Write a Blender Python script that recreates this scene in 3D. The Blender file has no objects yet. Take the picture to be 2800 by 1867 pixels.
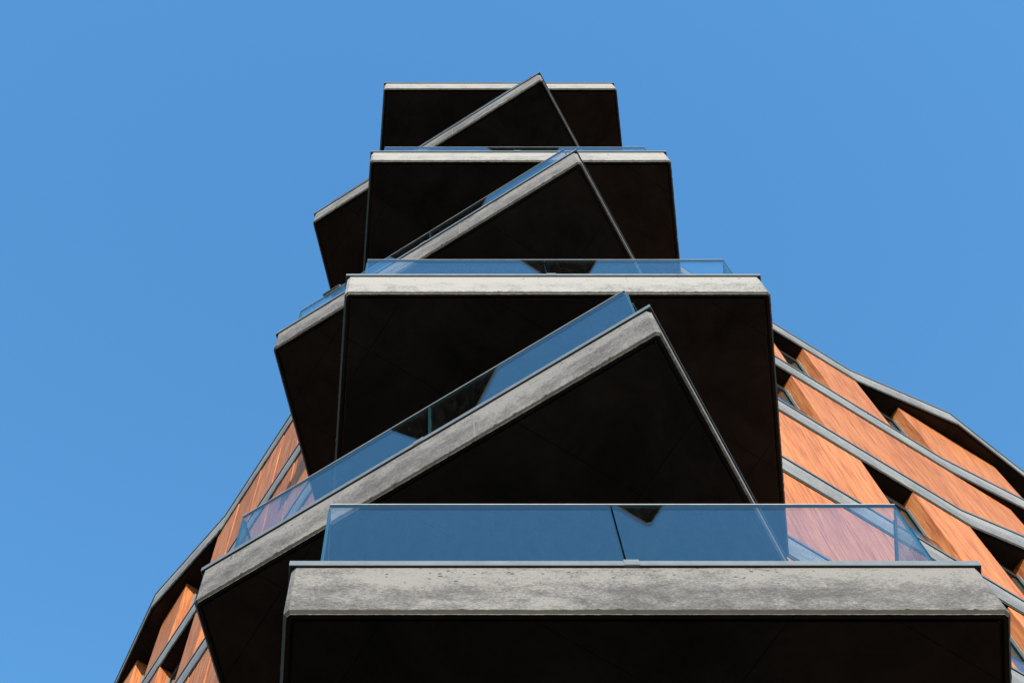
import bpy, bmesh, math, random
from mathutils import Vector
random.seed(7)
R = math.radians
scn = bpy.context.scene
col = scn.collection

# ------------------------------------------------------------------ camera, sky, sun, exposure
EYE = 1.6
cam_data = bpy.data.cameras.new('camera')
cam_data.sensor_width = 36.0
cam_data.sensor_fit = 'HORIZONTAL'
cam_data.lens = 53.265
cam_data.shift_x = 0.0788
cam_data.clip_end = 3000
cam = bpy.data.objects.new('camera', cam_data)
col.objects.link(cam)
cam.location = (0, 0, EYE)
cam.rotation_euler = (R(90 + 71.8), 0, 0)
scn.camera = cam

SUN_EL, SUN_AZ = 20.0, 7.3          # sun stands behind the viewer, a little to the right
sd = Vector((math.sin(R(SUN_AZ)) * math.cos(R(SUN_EL)), -math.cos(R(SUN_AZ)) * math.cos(R(SUN_EL)), math.sin(R(SUN_EL))))
world = bpy.data.worlds.new('World')
scn.world = world
world.use_nodes = True
wn, wl = world.node_tree.nodes, world.node_tree.links
wn.clear()
sky = wn.new('ShaderNodeTexSky'); sky.sky_type = 'NISHITA'; sky.sun_disc = False
sky.sun_elevation = R(SUN_EL)
sky.sun_rotation = R(180 - SUN_AZ)
sky.altitude = 0; sky.air_density = 2.5; sky.dust_density = 0.0; sky.ozone_density = 10.0
bg = wn.new('ShaderNodeBackground'); bg.inputs['Strength'].default_value = 0.15
wo = wn.new('ShaderNodeOutputWorld')
hsv = wn.new('ShaderNodeHueSaturation'); hsv.inputs['Saturation'].default_value = 1.045
wl.new(sky.outputs[0], hsv.inputs['Color']); wl.new(hsv.outputs[0], bg.inputs[0]); wl.new(bg.outputs[0], wo.inputs[0])

sun_data = bpy.data.lights.new('sun', 'SUN')
sun_data.energy = 2.4; sun_data.angle = R(0.53); sun_data.color = (1.0, 0.91, 0.78)
sun = bpy.data.objects.new('sun', sun_data)
col.objects.link(sun)
sun.location = sd * 60
sun.rotation_euler = sd.to_track_quat('Z', 'Y').to_euler()

scn.view_settings.view_transform = 'Standard'
scn.view_settings.look = 'None'
scn.view_settings.gamma = 1.0
scn.view_settings.use_curve_mapping = False
scn.view_settings.exposure = 1.16

# ------------------------------------------------------------------ materials
class NT:
    def __init__(s, name):
        s.m = bpy.data.materials.new(name); s.m.use_nodes = True
        s.n = s.m.node_tree.nodes; s.l = s.m.node_tree.links; s.n.clear()
        s.out = s.n.new('ShaderNodeOutputMaterial')
    def node(s, t, **kw):
        x = s.n.new('ShaderNode' + t)
        for k, v in kw.items(): setattr(x, k, v)
        return x
    def link(s, a, b): s.l.new(a, b)
    def val(s, sock, v):
        if hasattr(v, 'is_output'): s.l.new(v, sock)
        else: sock.default_value = v
    def math(s, op, a, b=0.0, clamp=False):
        x = s.node('Math', operation=op, use_clamp=clamp); s.val(x.inputs[0], a); s.val(x.inputs[1], b)
        return x.outputs[0]
    def ramp(s, f, stops):
        x = s.node('ValToRGB'); s.val(x.inputs[0], f); e = x.color_ramp.elements
        while len(e) < len(stops): e.new(0.5)
        for q, (p, c) in zip(e, stops):
            q.position = p; q.color = (c, c, c, 1) if not hasattr(c, '__len__') else (*c, 1)
        return x.outputs[0]
    def mix(s, f, a, b, blend='MIX'):
        x = s.node('Mix', data_type='RGBA', blend_type=blend)
        s.val(x.inputs[0], f)
        s.val(x.inputs[6], a if hasattr(a, 'is_output') else (*a, 1)); s.val(x.inputs[7], b if hasattr(b, 'is_output') else (*b, 1))
        return x.outputs[2]
    def noise(s, vec, scale, detail=5, rough=0.55, dist=0.0):
        x = s.node('TexNoise'); s.link(vec, x.inputs['Vector']); x.inputs['Scale'].default_value = scale
        x.inputs['Detail'].default_value = detail; x.inputs['Roughness'].default_value = rough; x.inputs['Distortion'].default_value = dist
        return x.outputs[0]
    def mapping(s, vec, scale=(1, 1, 1), rot=(0, 0, 0), loc=(0, 0, 0)):
        x = s.node('Mapping'); s.link(vec, x.inputs[0])
        x.inputs['Location'].default_value = loc; x.inputs['Rotation'].default_value = rot; x.inputs['Scale'].default_value = scale
        return x.outputs[0]
    def principled(s, color, rough=0.6, metal=0.0, bump=None, bstr=0.3, bdist=0.01, spec=0.5):
        p = s.node('BsdfPrincipled')
        s.val(p.inputs['Base Color'], color if hasattr(color, 'is_output') else (*color, 1))
        s.val(p.inputs['Roughness'], rough); s.val(p.inputs['Metallic'], metal)
        p.inputs['Specular IOR Level'].default_value = spec
        if bump is not None:
            b = s.node('Bump'); b.inputs['Strength'].default_value = bstr; b.inputs['Distance'].default_value = bdist
            s.link(bump, b.inputs['Height']); s.link(b.outputs[0], p.inputs['Normal'])
        s.link(p.outputs[0], s.out.inputs[0])
        return p
    def pos(s): return s.node('NewGeometry').outputs['Position']
    def obj(s): return s.node('TexCoord').outputs['Object']

def concrete(name, dark, mid, light, lo, hi, pits=0.75):
    t = NT(name); p = t.pos()
    st = t.mapping(p, (1, 1, 1.6))
    big = t.noise(st, 1.1, 2, 0.5, 0.2)
    med = t.noise(st, 4.5, 9, 0.72, 0.3)
    fin = t.noise(t.mapping(p, (1, 1, 1.7)), 45, 6, 0.8)
    spk = t.noise(p, 170, 3, 0.7)
    sep = t.node('SeparateXYZ'); t.link(t.obj(), sep.inputs[0])
    up = t.ramp(sep.outputs[2], [(0.25, 0.0), (0.42, 1.0)])
    blot = t.math('ADD', t.math('ADD', t.math('MULTIPLY', big, 0.20), t.math('MULTIPLY', med, 0.36)), t.math('MULTIPLY', fin, 0.44))
    blot = t.math('ADD', blot, t.math('MULTIPLY', up, 0.06))
    c = t.ramp(blot, [(lo, dark), (0.5 * (lo + hi), mid), (hi, light)])
    streak = t.noise(t.mapping(p, (9, 9, 0.35)), 2.2, 4, 0.6)
    c = t.mix(t.math('MULTIPLY', t.ramp(streak, [(0.56, 0.0), (0.74, 1.0)]), 0.05), c, light)
    c = t.mix(0.75, c, t.ramp(spk, [(0.30, (0.28,) * 3), (0.70, (0.72,) * 3)]), 'OVERLAY')
    # pale run of laitance here and there, darker rain-washed foot
    c = t.mix(t.math('MULTIPLY', t.ramp(t.noise(st, 14, 6, 0.8), [(0.60, 0.0), (0.70, 1.0)]), 0.35), c, light)
    # air holes: more of them towards the upper edge
    hole = None
    for sc, pw, rmax in ((12, 2.4, 0.27), (20, 1.8, 0.29)):
        v = t.node('TexVoronoi', feature='F1'); t.link(t.mapping(p, (1, 1, 1.6), (0, 0, 0), (sc * 0.37, 0, 0)), v.inputs['Vector']); v.inputs['Scale'].default_value = sc
        vs = t.node('SeparateColor'); t.link(v.outputs['Color'], vs.inputs[0])
        rad = t.math('MULTIPLY', t.math('POWER', vs.outputs[0], pw), rmax)
        gate = t.noise(p, 1.9, 2, 0.5)
        amt = t.math('MULTIPLY', t.math('ADD', t.math('MULTIPLY', up, 0.80), 0.20), t.ramp(gate, [(0.36, 0.35), (0.58, 1.0)]))
        hh = t.math('LESS_THAN', v.outputs['Distance'], t.math('MULTIPLY', rad, amt))
        hole = hh if hole is None else t.math('MAXIMUM', hole, hh)
    c = t.mix(t.math('MULTIPLY', hole, pits), c, (0.03, 0.026, 0.024))
    h = t.math('SUBTRACT', t.math('ADD', t.math('MULTIPLY', fin, 0.30), t.math('MULTIPLY', spk, 0.2)), t.math('MULTIPLY', hole, 1.0))
    t.principled(c, 0.9, 0, h, 0.22, 0.008, 0.2)
    return t.m

M = {}
M['grey'] = concrete('weathered_concrete', (0.100, 0.091, 0.088), (0.165, 0.152, 0.145), (0.272, 0.252, 0.235), 0.43, 0.57)
M['pale'] = concrete('pale_concrete', (0.15, 0.142, 0.139), (0.305, 0.286, 0.270), (0.39, 0.365, 0.342), 0.41, 0.52, 0.6)
M['band'] = concrete('band_concrete', (0.135, 0.137, 0.148), (0.215, 0.217, 0.226), (0.32, 0.315, 0.305), 0.40, 0.60)

def soffit_mat():  # concrete underside with jointing; its deep shade is put into the near-black colour
    t = NT('soffit_painted_shade'); p = t.pos()
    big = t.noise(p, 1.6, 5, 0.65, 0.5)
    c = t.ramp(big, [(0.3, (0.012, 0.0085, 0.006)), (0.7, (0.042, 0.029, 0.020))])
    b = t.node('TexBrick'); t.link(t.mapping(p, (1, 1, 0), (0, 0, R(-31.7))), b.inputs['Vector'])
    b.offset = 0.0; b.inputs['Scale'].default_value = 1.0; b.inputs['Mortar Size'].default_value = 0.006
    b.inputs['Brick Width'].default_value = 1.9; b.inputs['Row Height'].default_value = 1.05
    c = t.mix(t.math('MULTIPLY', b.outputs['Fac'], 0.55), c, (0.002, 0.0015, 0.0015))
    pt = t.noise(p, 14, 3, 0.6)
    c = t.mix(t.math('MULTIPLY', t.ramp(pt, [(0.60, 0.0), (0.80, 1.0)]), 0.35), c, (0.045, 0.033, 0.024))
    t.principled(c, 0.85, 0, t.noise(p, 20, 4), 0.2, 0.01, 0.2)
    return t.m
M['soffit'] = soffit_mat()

def wood(name, c0, c1, c2):
    t = NT(name); p = t.pos()
    oi = t.node('ObjectInfo')
    off = t.node('CombineXYZ'); r = t.math('MULTIPLY', oi.outputs['Random'], 40.0)
    t.link(r, off.inputs[0]); t.link(r, off.inputs[2])
    ad = t.node('VectorMath', operation='ADD'); t.link(p, ad.inputs[0]); t.link(off.outputs[0], ad.inputs[1])
    q = ad.outputs[0]
    wob = t.noise(t.mapping(q, (1.5, 1.5, 0.5)), 1.2, 3, 0.5)
    wv = t.node('CombineXYZ'); t.link(t.math('MULTIPLY', wob, 0.10), wv.inputs[0]); t.link(t.math('MULTIPLY', wob, 0.07), wv.inputs[1])
    a2 = t.node('VectorMath', operation='ADD'); t.link(q, a2.inputs[0]); t.link(wv.outputs[0], a2.inputs[1])
    g1 = t.noise(t.mapping(a2.outputs[0], (1, 1, 0.045)), 27, 3, 0.6)
    g2 = t.noise(t.mapping(a2.outputs[0], (1, 1, 0.03)), 60, 4, 0.7)
    g3 = t.noise(t.mapping(q, (1, 1, 0.25)), 3.0, 3, 0.6)
    f = t.math('ADD', t.math('ADD', t.math('MULTIPLY', g1, 0.50), t.math('MULTIPLY', g2, 0.34)), t.math('MULTIPLY', g3, 0.16))
    c = t.ramp(f, [(0.395, c0), (0.50, c1), (0.605, c2)])
    tone = t.math('ADD', t.math('MULTIPLY', oi.outputs['Random'], 0.24), 0.87)
    hs = t.node('HueSaturation'); t.link(tone, hs.inputs['Value']); t.link(c, hs.inputs['Color'])
    t.principled(hs.outputs[0], 0.55, 0, g1, 0.08, 0.004, 0.12)
    return t.m
M['wood'] = wood('wood_cladding', (0.33, 0.105, 0.052), (0.57, 0.195, 0.070), (0.68, 0.275, 0.110))

def metal(name, c, rough=0.45, metallic=0.7):
    t = NT(name); p = t.pos()
    n = t.noise(p, 9, 4, 0.6)
    k = t.ramp(n, [(0.3, tuple(x * 0.82 for x in c)), (0.7, tuple(min(1, x * 1.12) for x in c))])
    t.principled(k, rough, metallic, t.noise(p, 40, 2), 0.05, 0.003)
    return t.m
M['cap'] = metal('aluminium_flashing', (0.17, 0.19, 0.20), 0.5, 0.1)
M['alu'] = metal('aluminium_profile', (0.42, 0.47, 0.46), 0.4, 0.6)
M['rail'] = metal('steel_edge_strip', (0.42, 0.41, 0.39), 0.5, 0.2)
M['frame'] = metal('dark_bronze_frame', (0.02, 0.02, 0.019), 0.5, 0.0)
M['black'] = metal('dark_fixture', (0.015, 0.015, 0.016), 0.5, 0.0)
M['joint'] = metal('mortar_joint', (0.215, 0.205, 0.19), 0.9, 0.0)
M['drip'] = metal('drip_trim', (0.08, 0.072, 0.056), 0.7, 0.0)

def glass(name, ior, tint):
    t = NT(name); g = t.node('NewGeometry')
    i = t.node('Mix', data_type='FLOAT'); t.link(g.outputs['Backfacing'], i.inputs[0]); i.inputs[2].default_value = ior; i.inputs[3].default_value = 1 / ior
    f = t.node('Fresnel'); t.link(i.outputs[0], f.inputs[0])
    tr = t.node('BsdfTransparent'); tr.inputs[0].default_value = (*tint, 1)
    gl = t.node('BsdfGlossy')
    gl.inputs['Roughness'].default_value = 0.0; gl.inputs['Color'].default_value = (1, 0.98, 0.91, 1)
    m = t.node('MixShader'); t.link(f.outputs[0], m.inputs[0]); t.link(tr.outputs[0], m.inputs[1]); t.link(gl.outputs[0], m.inputs[2])
    # thin film of dust
    d = t.node('BsdfDiffuse'); d.inputs[0].default_value = (0.55, 0.55, 0.52, 1)
    dn = t.math('MULTIPLY', t.ramp(t.noise(t.mapping(g.outputs['Position'], (1, 1, 0.25)), 16, 7, 0.8), [(0.45, 0.0), (0.8, 1.0)]), 0.010)
    m2 = t.node('MixShader'); t.link(dn, m2.inputs[0]); t.link(m.outputs[0], m2.inputs[1]); t.link(d.outputs[0], m2.inputs[2])
    t.link(m2.outputs[0], t.out.inputs[0])
    return t.m
M['glass'] = glass('guard_glass', 1.80, (0.90, 0.93, 0.945))
def edge_mat():
    t = NT('glass_edge')
    t.principled((0.03, 0.10, 0.12), 0.15, 0.0, None)
    return t.m
M['edge'] = edge_mat()
def pane_mat():
    t = NT('dark_window_glass')
    pp = t.principled((0.012, 0.020, 0.014), 0.07, 0.0)
    pp.inputs['IOR'].default_value = 2.1
    return t.m
M['pane'] = pane_mat()
def ground_mat():
    t = NT('asphalt'); p = t.pos()
    a = t.noise(p, 0.3, 4, 0.6); b = t.noise(p, 90, 3, 0.7)
    c = t.ramp(t.math('ADD', t.math('MULTIPLY', a, 0.5), t.math('MULTIPLY', b, 0.5)), [(0.3, (0.030, 0.030, 0.031)), (0.7, (0.058, 0.057, 0.055))])
    t.principled(c, 0.9, 0, b, 0.5, 0.01)
    return t.m
M['ground'] = ground_mat()
def core_mat():
    t = NT('dark_core_render'); t.principled((0.035, 0.033, 0.032), 0.8, 0, t.noise(t.pos(), 8, 4), 0.2, 0.01)
    return t.m
M['core'] = core_mat()

# ------------------------------------------------------------------ mesh helpers
BASE = Vector((0.7, 9.0, 0.0))
building = bpy.data.objects.new('apartment_building', None)
building.location = BASE
building.empty_display_size = 1
col.objects.link(building)
building['label'] = 'wood-clad apartment building with stacked zigzag concrete balconies and glass railings'
building['category'] = 'building'

def make_mesh(name, verts, faces, mats, idx=None, smooth=False):
    me = bpy.data.meshes.new(name)
    me.from_pydata(verts, [], faces)
    for m in mats: me.materials.append(m)
    if idx:
        for p, i in zip(me.polygons, idx): p.material_index = i
    bm = bmesh.new(); bm.from_mesh(me)
    bmesh.ops.recalc_face_normals(bm, faces=bm.faces)
    bm.to_mesh(me); bm.free()
    return me

def link(name, me, parent, loc=(0, 0, 0), label=None):
    o = bpy.data.objects.new(name, me)
    col.objects.link(o)
    o.parent = parent
    o.location = loc
    if label: o['label'] = label
    return o

def L2(p): return (p[0] - BASE.x, p[1] - BASE.y)   # world plan -> building-local plan

def offset_path(pts, d, closed):
    """mitred offset of a counter-clockwise path; d > 0 goes outward (to the right of travel)"""
    n = len(pts); out = []
    for i in range(n):
        p = Vector(pts[i])
        a = Vector(pts[(i - 1) % n]) if (closed or i > 0) else None
        b = Vector(pts[(i + 1) % n]) if (closed or i < n - 1) else None
        ns = []
        for q, r in ((a, p), (p, b)):
            if q is None or r is None: continue
            e = (r - q).normalized(); ns.append(Vector((e.y, -e.x)))
        if len(ns) == 1: out.append(p + ns[0] * d)
        else:
            m = (ns[0] + ns[1]); m = m / max(1e-6, m.length_squared) * 2
            out.append(p + m * d)
    return [(v.x, v.y) for v in out]

def chamfer_corners(pts, cut):
    """cut: set of indices whose corner is cut back by 30 mm"""
    out = []
    n = len(pts)
    for i, p in enumerate(pts):
        if i not in cut: out.append(p); continue
        p = Vector(p); a = Vector(pts[i - 1]); b = Vector(pts[(i + 1) % n])
        out.append(tuple(p + (a - p).normalized() * 0.018)); out.append(tuple(p + (b - p).normalized() * 0.018))
    return out

def resample(pts, step, closed=True, until=None):
    out = []; n = len(pts)
    for i in range(n if closed else n - 1):
        a = Vector(pts[i]); b = Vector(pts[(i + 1) % n])
        k = max(1, int((b - a).length / step)) if (until is None or i < until) else 1
        for j in range(k): out.append(tuple(a.lerp(b, j / k)))
    if not closed: out.append(pts[-1])
    return out

ZT = 0.552      # top of the concrete edge
ZC = 0.590      # top of the metal cap
def slab_mesh(name, outline, mat, step=0.05, until=None, seed=0):
    """outline: CCW; rings from the soffit groove round the chamfered edge to the top"""
    rnd = random.Random(seed)
    base = resample(outline, step, True, until)
    rings = []
    spec = [(-0.048, 0.006), (-0.048, 0.028), (-0.025, 0.028), (-0.025, 0.0), (0.0, 0.0), (0.0, 0.006), (0.018, 0.024), (0.018, 0.036), (0.018, ZT - 0.006), (0.012, ZT)]
    verts = []
    for k, (d, z) in enumerate(spec):
        ring = offset_path(base, d, True)
        jit = 0.0016 if k in (6,) else (0.0006 if k in (4, 5) else 0.0)
        for (x, y) in ring:
            j = rnd.uniform(-1, 1) * jit
            if k == 6 and rnd.random() < 0.05: j -= 0.004
            x2, y2 = L2((x, y)); verts.append((x2 + j, y2 + j, z - j * 0.8))
    n = len(base); faces = []; idx = []
    for k in range(len(spec) - 1):
        for i in range(n):
            i2 = (i + 1) % n
            faces.append((k * n + i, k * n + i2, (k + 1) * n + i2, (k + 1) * n + i))
            idx.append(2 if k < 4 else (1 if k == 5 else 0))  # groove and rim are concrete too, darkened with the soffit's painted-in shade
    faces.append(tuple((len(spec) - 1) * n + i for i in range(n))); idx.append(0)
    faces.append(tuple(i for i in range(n))[::-1]); idx.append(0)
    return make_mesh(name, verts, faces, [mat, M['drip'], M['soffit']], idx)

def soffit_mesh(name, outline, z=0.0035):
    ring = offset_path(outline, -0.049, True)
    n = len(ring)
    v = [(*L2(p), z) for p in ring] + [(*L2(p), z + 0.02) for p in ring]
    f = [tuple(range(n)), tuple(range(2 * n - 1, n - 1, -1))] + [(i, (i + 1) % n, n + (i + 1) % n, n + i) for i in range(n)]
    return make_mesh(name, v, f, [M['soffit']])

def sweep_mesh(name, path, prof, mats):
    """open path, closed profile of (offset, z)"""
    rings = [offset_path(path, d, False) for d, _ in prof]
    n, m = len(path), len(prof)
    v = [(*L2(rings[k][i]), prof[k][1]) for i in range(n) for k in range(m)]
    f = []
    for i in range(n - 1):
        for k in range(m):
            k2 = (k + 1) % m
            f.append((i * m + k, i * m + k2, (i + 1) * m + k2, (i + 1) * m + k))
    f.append(tuple(range(m))); f.append(tuple((n - 1) * m + k for k in range(m))[::-1])
    return make_mesh(name, v, f, mats)
CAP_PROF = [(0.034, 0.530), (0.034, 0.586), (0.030, ZC), (-0.22, ZC + 0.004), (-0.22, 0.558), (0.028, 0.558), (0.028, 0.530)]

def pane_mesh(name, a, b, z0, z1, th=0.018):
    """upright sheet of glass between plan points a and b, edges in a second material"""
    a, b = Vector(a), Vector(b)
    e = (b - a).normalized(); nn = Vector((e.y, -e.x)) * th / 2
    q = [a + nn, b + nn, b - nn, a - nn]
    v = [(*L2(p), z0) for p in q] + [(*L2(p), z1) for p in q]
    f = [(0, 1, 5, 4), (2, 3, 7, 6), (1, 2, 6, 5), (3, 0, 4, 7), (0, 3, 2, 1), (4, 5, 6, 7)]
    return make_mesh(name, v, f, [M['glass'], M['edge']], [0, 0, 1, 1, 1, 1])

def bar_mesh(name, a, b, w, z0, z1, mat, bev=0.0):
    a, b = Vector(a), Vector(b)
    e = (b - a).normalized(); nn = Vector((e.y, -e.x)) * w / 2
    q = [a + nn, b + nn, b - nn, a - nn]
    v = [(*L2(p), z0) for p in q] + [(*L2(p), z1) for p in q]
    f = [(0, 1, 5, 4), (2, 3, 7, 6), (1, 2, 6, 5), (3, 0, 4, 7), (0, 3, 2, 1), (4, 5, 6, 7)]
    return make_mesh(name, v, f, [mat])

# ------------------------------------------------------------------ ground
gv = [(-900, -900, 0), (900, -900, 0), (900, 900, 0), (-900, 900, 0)]
gm = bpy.data.meshes.new('ground'); gm.from_pydata(gv, [], [(0, 1, 2, 3)]); gm.materials.append(M['ground'])
go = bpy.data.objects.new('ground', gm); col.objects.link(go); go['kind'] = 'structure'

# ------------------------------------------------------------------ plan geometry (metres, world axes)
H0 = 7.4175 + EYE          # soffit height of the lowest front balcony
FL = 3.1                   # storey height
def lev(j): return H0 + FL * j
C0 = Vector((0.715, 4.986))                                  # corner of the two facades
DR, NR = Vector((0.851, 0.525)), Vector((0.525, -0.851))     # right facade: along, outward
DL, NL = Vector((-0.537, 0.843)), Vector((-0.843, -0.537))   # left facade
def Rx(x, off=0.0): return tuple(C0 + DR * ((x - C0.x) / DR.x) + NR * off)
def Lx(x, off=0.0): return tuple(C0 + DL * ((x - C0.x) / DL.x) + NL * off)
def ray(p, deg, t): return (p[0] + math.cos(R(deg)) * t, p[1] + math.sin(R(deg)) * t)

# balcony outlines, CCW starting at the back left
A_fl, A_fr = (-0.794, 4.012), (3.162, 4.012)
A_br, A_bl = ray(A_fr, 82.1, 2.95), ray(A_fl, 94.3, 3.7)
B_fl, B_fr = (-1.824, 5.597), (1.657, 3.398)
B_br, B_bl = ray(B_fr, 60.5, 4.05), ray(B_fl, 77.2, 3.0)
OUT = {'A': [A_bl, A_fl, A_fr, A_br], 'B': [B_bl, B_fl, B_fr, B_br]}

def inset_path(o, ds):
    """open path of four points pulled inward edge by edge"""
    lines = []
    for (a, b), d in zip(zip(o, o[1:]), ds):
        a, b = Vector(a), Vector(b); e = (b - a).normalized(); nn = Vector((-e.y, e.x)) * d
        lines.append((a + nn, e))
    def cross(l, m):
        (p, d), (q, e) = l, m
        t = ((q.x - p.x) * e.y - (q.y - p.y) * e.x) / (d.x * e.y - d.y * e.x)
        return tuple(p + d * t)
    return [tuple(lines[0][0]), cross(lines[0], lines[1]), cross(lines[1], lines[2]), tuple(lines[2][0] + lines[2][1] * (Vector(o[3]) - Vector(o[2])).length)]

def lerp2(a, b, t): return (a[0] + (b[0] - a[0]) * t, a[1] + (b[1] - a[1]) * t)

def build_balcony_meshes(key):
    o = OUT[key]
    oc = chamfer_corners(o, {1, 2})
    d = {}
    d['soffit'] = soffit_mesh('soffit', o)
    d['cap'] = sweep_mesh('edge_cap', o, CAP_PROF, [M['cap']])
    g = inset_path(o, (0.135, 0.155, 0.115))       # line of the glass
    jt = 0.4965 if key == 'A' else 0.50
    z0, z1 = 0.50, 1.768
    fl, fr = g[1], g[2]
    j0 = lerp2(fl, fr, jt)
    ln = (Vector(fr) - Vector(fl)).length
    gap = 0.006 / ln
    d['panes'] = [pane_mesh('glass_panel', fl, lerp2(fl, fr, jt - gap), z0, z1), pane_mesh('glass_panel', lerp2(fl, fr, jt + gap), fr, z0, z1)]
    gi = inset_path(o, (0.135, 0.169, 0.115))
    for a, b in ((gi[1], gi[0]), (gi[2], gi[3])):
        ln2 = (Vector(b) - Vector(a)).length
        a2 = lerp2(a, b, 0.012 / ln2)
        m = lerp2(a2, b, 0.5)
        d['panes'].append(pane_mesh('glass_panel', a2, lerp2(a2, b, 0.5 - 0.004 / ln2), z0, z1))
        d['panes'].append(pane_mesh('glass_panel', lerp2(a2, b, 0.5 + 0.004 / ln2), b, z0, z1))
    d['rails'] = [bar_mesh('top_strip', fl, fr, 0.024, 1.769, 1.781, M['rail'])]
    for a, b in ((gi[1], gi[0]), (gi[2], gi[3])):
        d['rails'].append(bar_mesh('top_strip', lerp2(a, b, 0.03), b, 0.024, 1.769, 1.781, M['rail']))
    # joint clip sits on the cap just beside the glass joint
    co = offset_path(o, 0.022, False)
    ca = lerp2(co[1], co[2], jt - 0.012); cb = lerp2(co[1], co[2], jt - 0.012 + 0.085 / ln)
    d['clip'] = bar_mesh('joint_clip', ca, cb, 0.030, 0.533, 0.598, M['cap'])
    # pour joint down the front edge
    jf = 0.354 if key == 'A' else 0.617
    so = offset_path(o, 0.0175, False)
    d['joint'] = bar_mesh('pour_joint', lerp2(so[1], so[2], jf), lerp2(so[1], so[2], jf + 0.011 / ln), 0.003, 0.026, ZT - 0.008, M['joint'])
    return d

SH = {k: build_balcony_meshes(k) for k in 'AB'}
LABEL = {0: 'lowest front-facing balcony slab, grey pitted concrete', 1: 'lowest angled balcony slab with its corner jutting forward',
         2: 'second front-facing balcony slab, pale concrete', 3: 'second angled balcony slab, grey concrete',
         4: 'third front-facing balcony slab, pale concrete', 5: 'topmost angled balcony slab', 6: 'topmost front-facing slab at roof level'}
for j in range(0, 7):
    key = 'A' if j % 2 == 0 else 'B'
    mat = M['pale'] if j in (2, 4, 6) else M['grey']
    me = slab_mesh('balcony', chamfer_corners(OUT[key], {1, 2}), mat, 0.022, 5, seed=j + 11)
    b = link('balcony', me, building, (0, 0, lev(j)), LABEL[j])
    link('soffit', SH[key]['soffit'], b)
    link('edge_cap', SH[key]['cap'], b)
    link('joint_clip', SH[key]['clip'], b)
    if key == 'B': link('pour_joint', SH[key]['joint'], b)
    if j < 6:
        for m in SH[key]['panes']: link('glass_panel', m, b)
        for m in SH[key]['rails']: link('top_strip', m, b)

# ------------------------------------------------------------------ floor bands along both facades
XR, XL = 15.0, -7.6
def back(pts, x0, x1, fx):      # inner edge, 0.33 m behind the cladding
    return [fx(x1, -0.33), fx(x0, -0.33)]
o0 = 0.012
R_A = [Rx(3.50, o0), Rx(7.75, o0), (9.70, 10.17), (11.99, 11.94), Rx(XR, o0)]
R_B = [Rx(3.50, o0), Rx(8.52, o0), (11.19, 11.17), Rx(14.0, o0), Rx(XR, o0)]
L_A = [Lx(-1.00, o0), Lx(-3.92, o0), (-5.36, 13.93), (-6.45, 16.23), Lx(XL, o0)]
L_B = [Lx(-1.22, o0), Lx(-4.60, o0), Lx(-6.2, o0 + 0.01), Lx(-7.2, o0), Lx(XL, o0)]
BAND = {}
for key, rp, lp in (('A', R_A, L_A), ('B', R_B, L_B)):
    rpoly = rp + [Rx(XR, -0.33), Rx(3.50, -0.33)]
    lrev = lp[::-1]
    lpoly = lrev + [Lx(-1.0 if key == 'A' else -1.22, -0.33), Lx(XL, -0.33)]
    for side, path, poly in (('R', rp, rpoly), ('L', lrev, lpoly)):
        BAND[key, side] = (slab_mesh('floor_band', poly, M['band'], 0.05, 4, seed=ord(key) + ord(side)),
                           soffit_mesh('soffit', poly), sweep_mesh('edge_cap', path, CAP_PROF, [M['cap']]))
for j in range(-1, 7):
    key = 'A' if j % 2 == 0 else 'B'
    for side in 'RL':
        sm, so, cp = BAND[key, side]
        b = link('floor_band', sm, building, (0, 0, lev(j) + 0.003))
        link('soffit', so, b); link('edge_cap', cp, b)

# ------------------------------------------------------------------ core behind the cladding
ci = C0 - (NR + NL) * 0.31
re = Vector(Rx(XR, -0.31)); le = Vector(Lx(XL, -0.31)); fe = re + le - ci
poly = [le, ci, re, fe]
v = [(*L2(p), 0.0) for p in poly] + [(*L2(p), lev(6) + 0.50) for p in poly]
f = [(0, 1, 2, 3), (7, 6, 5, 4)] + [(i, (i + 1) % 4, 4 + (i + 1) % 4, 4 + i) for i in range(4)]
link('core_wall', make_mesh('core_wall', v, f, [M['core']]), building)

# ------------------------------------------------------------------ cladding panels and windows
PANEL = {}
def facade_frame(side): return (DR, NR) if side == 'R' else (DL, NL)
def arc(side, x): return (x - C0.x) / (DR.x if side == 'R' else DL.x)
def pt(side, a, off):
    d, n = facade_frame(side); return tuple(C0 + d * a + n * off)
PH0, PH1 = ZC + 0.012, FL - 0.004      # panel bottom / top above the level below
def panel_mesh(side, a0, a1, proud0, proud1, z0=PH0, z1=PH1):
    k = (side, round(a0, 3), round(a1, 3), round(z1 - z0, 2))
    if k in PANEL: return PANEL[k]
    e = 0.006
    q = [pt(side, a0, -0.235), pt(side, a0, proud0 - e), pt(side, a0 + e, proud0), pt(side, a1 - e, proud1), pt(side, a1, proud1 - e), pt(side, a1, -0.235)]
    n = len(q)
    v = [(*L2(p), z0) for p in q] + [(*L2(p), z1) for p in q]
    f = [tuple(range(n)), tuple(range(2 * n - 1, n - 1, -1))] + [(i, (i + 1) % n, n + (i + 1) % n, n + i) for i in range(n)]
    PANEL[k] = make_mesh('wood_panel', v, f, [M['wood']])
    return PANEL[k]

def add_panels(side, a0, a1, z, h=FL):
    w = 0.838
    if a1 - a0 < 0.06: return
    n = max(1, round((a1 - a0) / w)); s = (a1 - a0) / n
    for i in range(n):
        g = 0.004
        p0 = 0.009 if side == 'L' else 0.0
        p0 += random.choice((-0.001, 0.0, 0.001)) if n > 1 else 0.0
        me = panel_mesh(side, a0 + i * s + (g if i else 0), a0 + (i + 1) * s - (g if i < n - 1 else 0), p0, -0.003 if side == 'L' else 0.0, PH0, h - 0.004)
        link('wood_panel', me, building, (0, 0, z))

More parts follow.
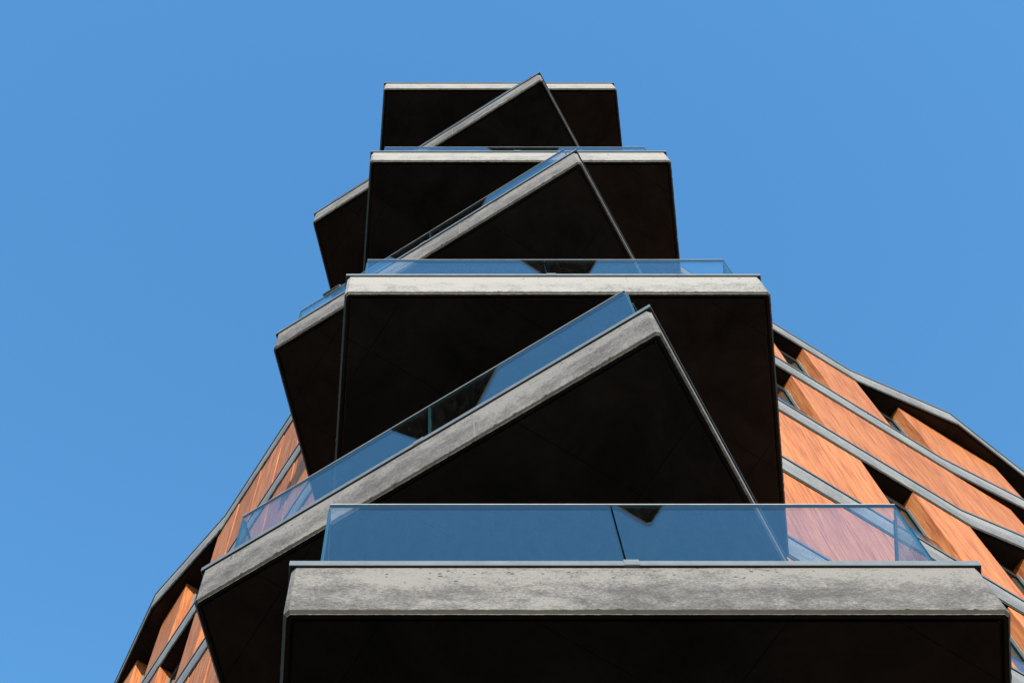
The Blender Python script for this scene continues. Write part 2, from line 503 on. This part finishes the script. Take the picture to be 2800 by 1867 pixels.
WIN = {}
def window_mesh(side, a0, a1, h=FL):
    k = (side, round(a0, 3), round(a1, 3), round(h, 2))
    if k in WIN: return WIN[k]
    d, n = facade_frame(side)
    def box(b0, b1, o0_, o1_, z0, z1, mat, name):
        q = [pt(side, b0, o0_), pt(side, b1, o0_), pt(side, b1, o1_), pt(side, b0, o1_)]
        v = [(*L2(p), z0) for p in q] + [(*L2(p), z1) for p in q]
        f = [(0, 1, 2, 3), (7, 6, 5, 4)] + [(i, (i + 1) % 4, 4 + (i + 1) % 4, 4 + i) for i in range(4)]
        return v, f
    V, F = [], []; HD = h - 0.27
    for args in ((a0, a0 + 0.022, -0.27, -0.222, PH0, HD), (a1 - 0.022, a1, -0.27, -0.222, PH0, HD),
                 (a0 + 0.022, a1 - 0.022, -0.27, -0.222, PH0, PH0 + 0.05), (a0, a1, -0.285, -0.222, HD, h - 0.012)):
        v, f = box(*args, None, '')
        o = len(V); V += v; F += [tuple(i + o for i in q) for q in f]
    fr = make_mesh('window', V, F, [M['frame']])
    v, f = box(a0 + 0.015, a1 - 0.015, -0.262, -0.240, PH0 + 0.04, HD + 0.005, None, '')
    pn = make_mesh('pane', v, f, [M['pane']])
    # slim upright beside the lit reveal that holds the guard glass
    rs = (a1 - 0.034, a1 - 0.004)
    v, f = box(rs[0], rs[1], -0.222, -0.188, PH0, h - 0.24, None, '')
    up = make_mesh('upright', v, f, [M['alu']])
    gd = pane_mesh('guard_glass', pt(side, a0 + 0.012, -0.145), pt(side, a1 - 0.012, -0.145), PH0, ZC + 1.08, 0.016)
    WIN[k] = (fr, pn, up, gd)
    return WIN[k]

def add_window(side, a0, a1, z, h=FL):
    fr, pn, up, gd = window_mesh(side, a0, a1, h)
    w = link('window', fr, building, (0, 0, z))
    link('pane', pn, w)
    if a0 > 2.6: link('upright', up, w); link('guard_glass', gd, w)

# openings by plan x, keyed by the level of the band above them
RW = {6: [(0.73, 3.42), (5.92, 6.72), (7.74, 8.55), (10.45, 11.25)], 5: [(0.73, 3.42), (4.95, 5.77), (9.56, 10.38)],
      4: [(0.73, 3.42), (6.07, 6.85), (7.73, 8.54), (10.45, 11.25)], 3: [(0.73, 3.42), (6.32, 7.11), (9.56, 10.38)]}
LW = {6: [(0.554, -0.96), (-4.03, -4.65), (-5.17, -5.70)], 5: [(0.554, -0.96), (-3.08, -3.656), (-4.00, -4.64)],
      4: [(0.554, -0.96), (-4.03, -4.65), (-5.17, -5.70)], 3: [(0.554, -0.96), (-3.08, -3.656), (-4.00, -4.64)]}
for top in range(0, 7):
    z = lev(top - 1)
    for side, W, end in (('R', RW, XR), ('L', LW, XL)):
        wins = W.get(top) or W[4 if top % 2 == 0 else 5]
        a = 0.0 if side == 'R' else 0.30
        for (x0, x1) in wins:
            b0, b1 = arc(side, x0), arc(side, x1)
            add_panels(side, a, b0, z); add_window(side, b0, b1, z)
            a = b1
        add_panels(side, a, arc(side, end) - 0.01, z)

# ------------------------------------------------------------------ small dark fixture standing on the second angled balcony
def fixture():
    bm = bmesh.new(); n = 14
    e = (Vector(B_fr) - Vector(B_fl)).normalized(); s = Vector((-e.y, e.x))
    def tube(c0, axis, u, w, prof):
        pr = None
        for (t, r) in prof:
            cur = []
            for i in range(n):
                a = 2 * math.pi * i / n
                cur.append(bm.verts.new(c0 + axis * t + u * (r * math.cos(a)) + w * (r * math.sin(a))))
            if pr:
                for i in range(n): bm.faces.new((pr[i], pr[(i + 1) % n], cur[(i + 1) % n], cur[i]))
            else: bm.faces.new(cur)
            pr = cur
        bm.faces.new(pr[::-1])
    e3, s3, z3 = Vector((e.x, e.y, 0)), Vector((s.x, s.y, 0)), Vector((0, 0, 1))
    tube(Vector((0, 0, 0.040)), e3, s3, z3, [(0, 0.008), (0.006, 0.022), (0.018, 0.032), (0.036, 0.035), (0.25, 0.035), (0.27, 0.026), (0.28, 0.008)])
    for t in (0.07, 0.19):      # two feet gripping the strip on top of the glass
        tube(Vector((0, 0, 0.0)) + e3 * t, z3, e3, s3, [(0, 0.014), (0.012, 0.012)])
    bmesh.ops.recalc_face_normals(bm, faces=bm.faces)
    me = bpy.data.meshes.new('clamp_light'); bm.to_mesh(me); bm.free()
    me.materials.append(M['black'])
    for p in me.polygons: p.use_smooth = True
    o = bpy.data.objects.new('clamp_light', me); col.objects.link(o)
    p = Vector(inset_path(OUT['B'], (0.12, 0.155, 0.12))[1]) + e * FX
    o.location = (p.x, p.y, lev(3) + 1.781)
    o['label'] = 'small dark round-ended fixture on top of a balcony glass, left of the stack'
    o['category'] = 'fixture'
FX = 0.36
fixture()
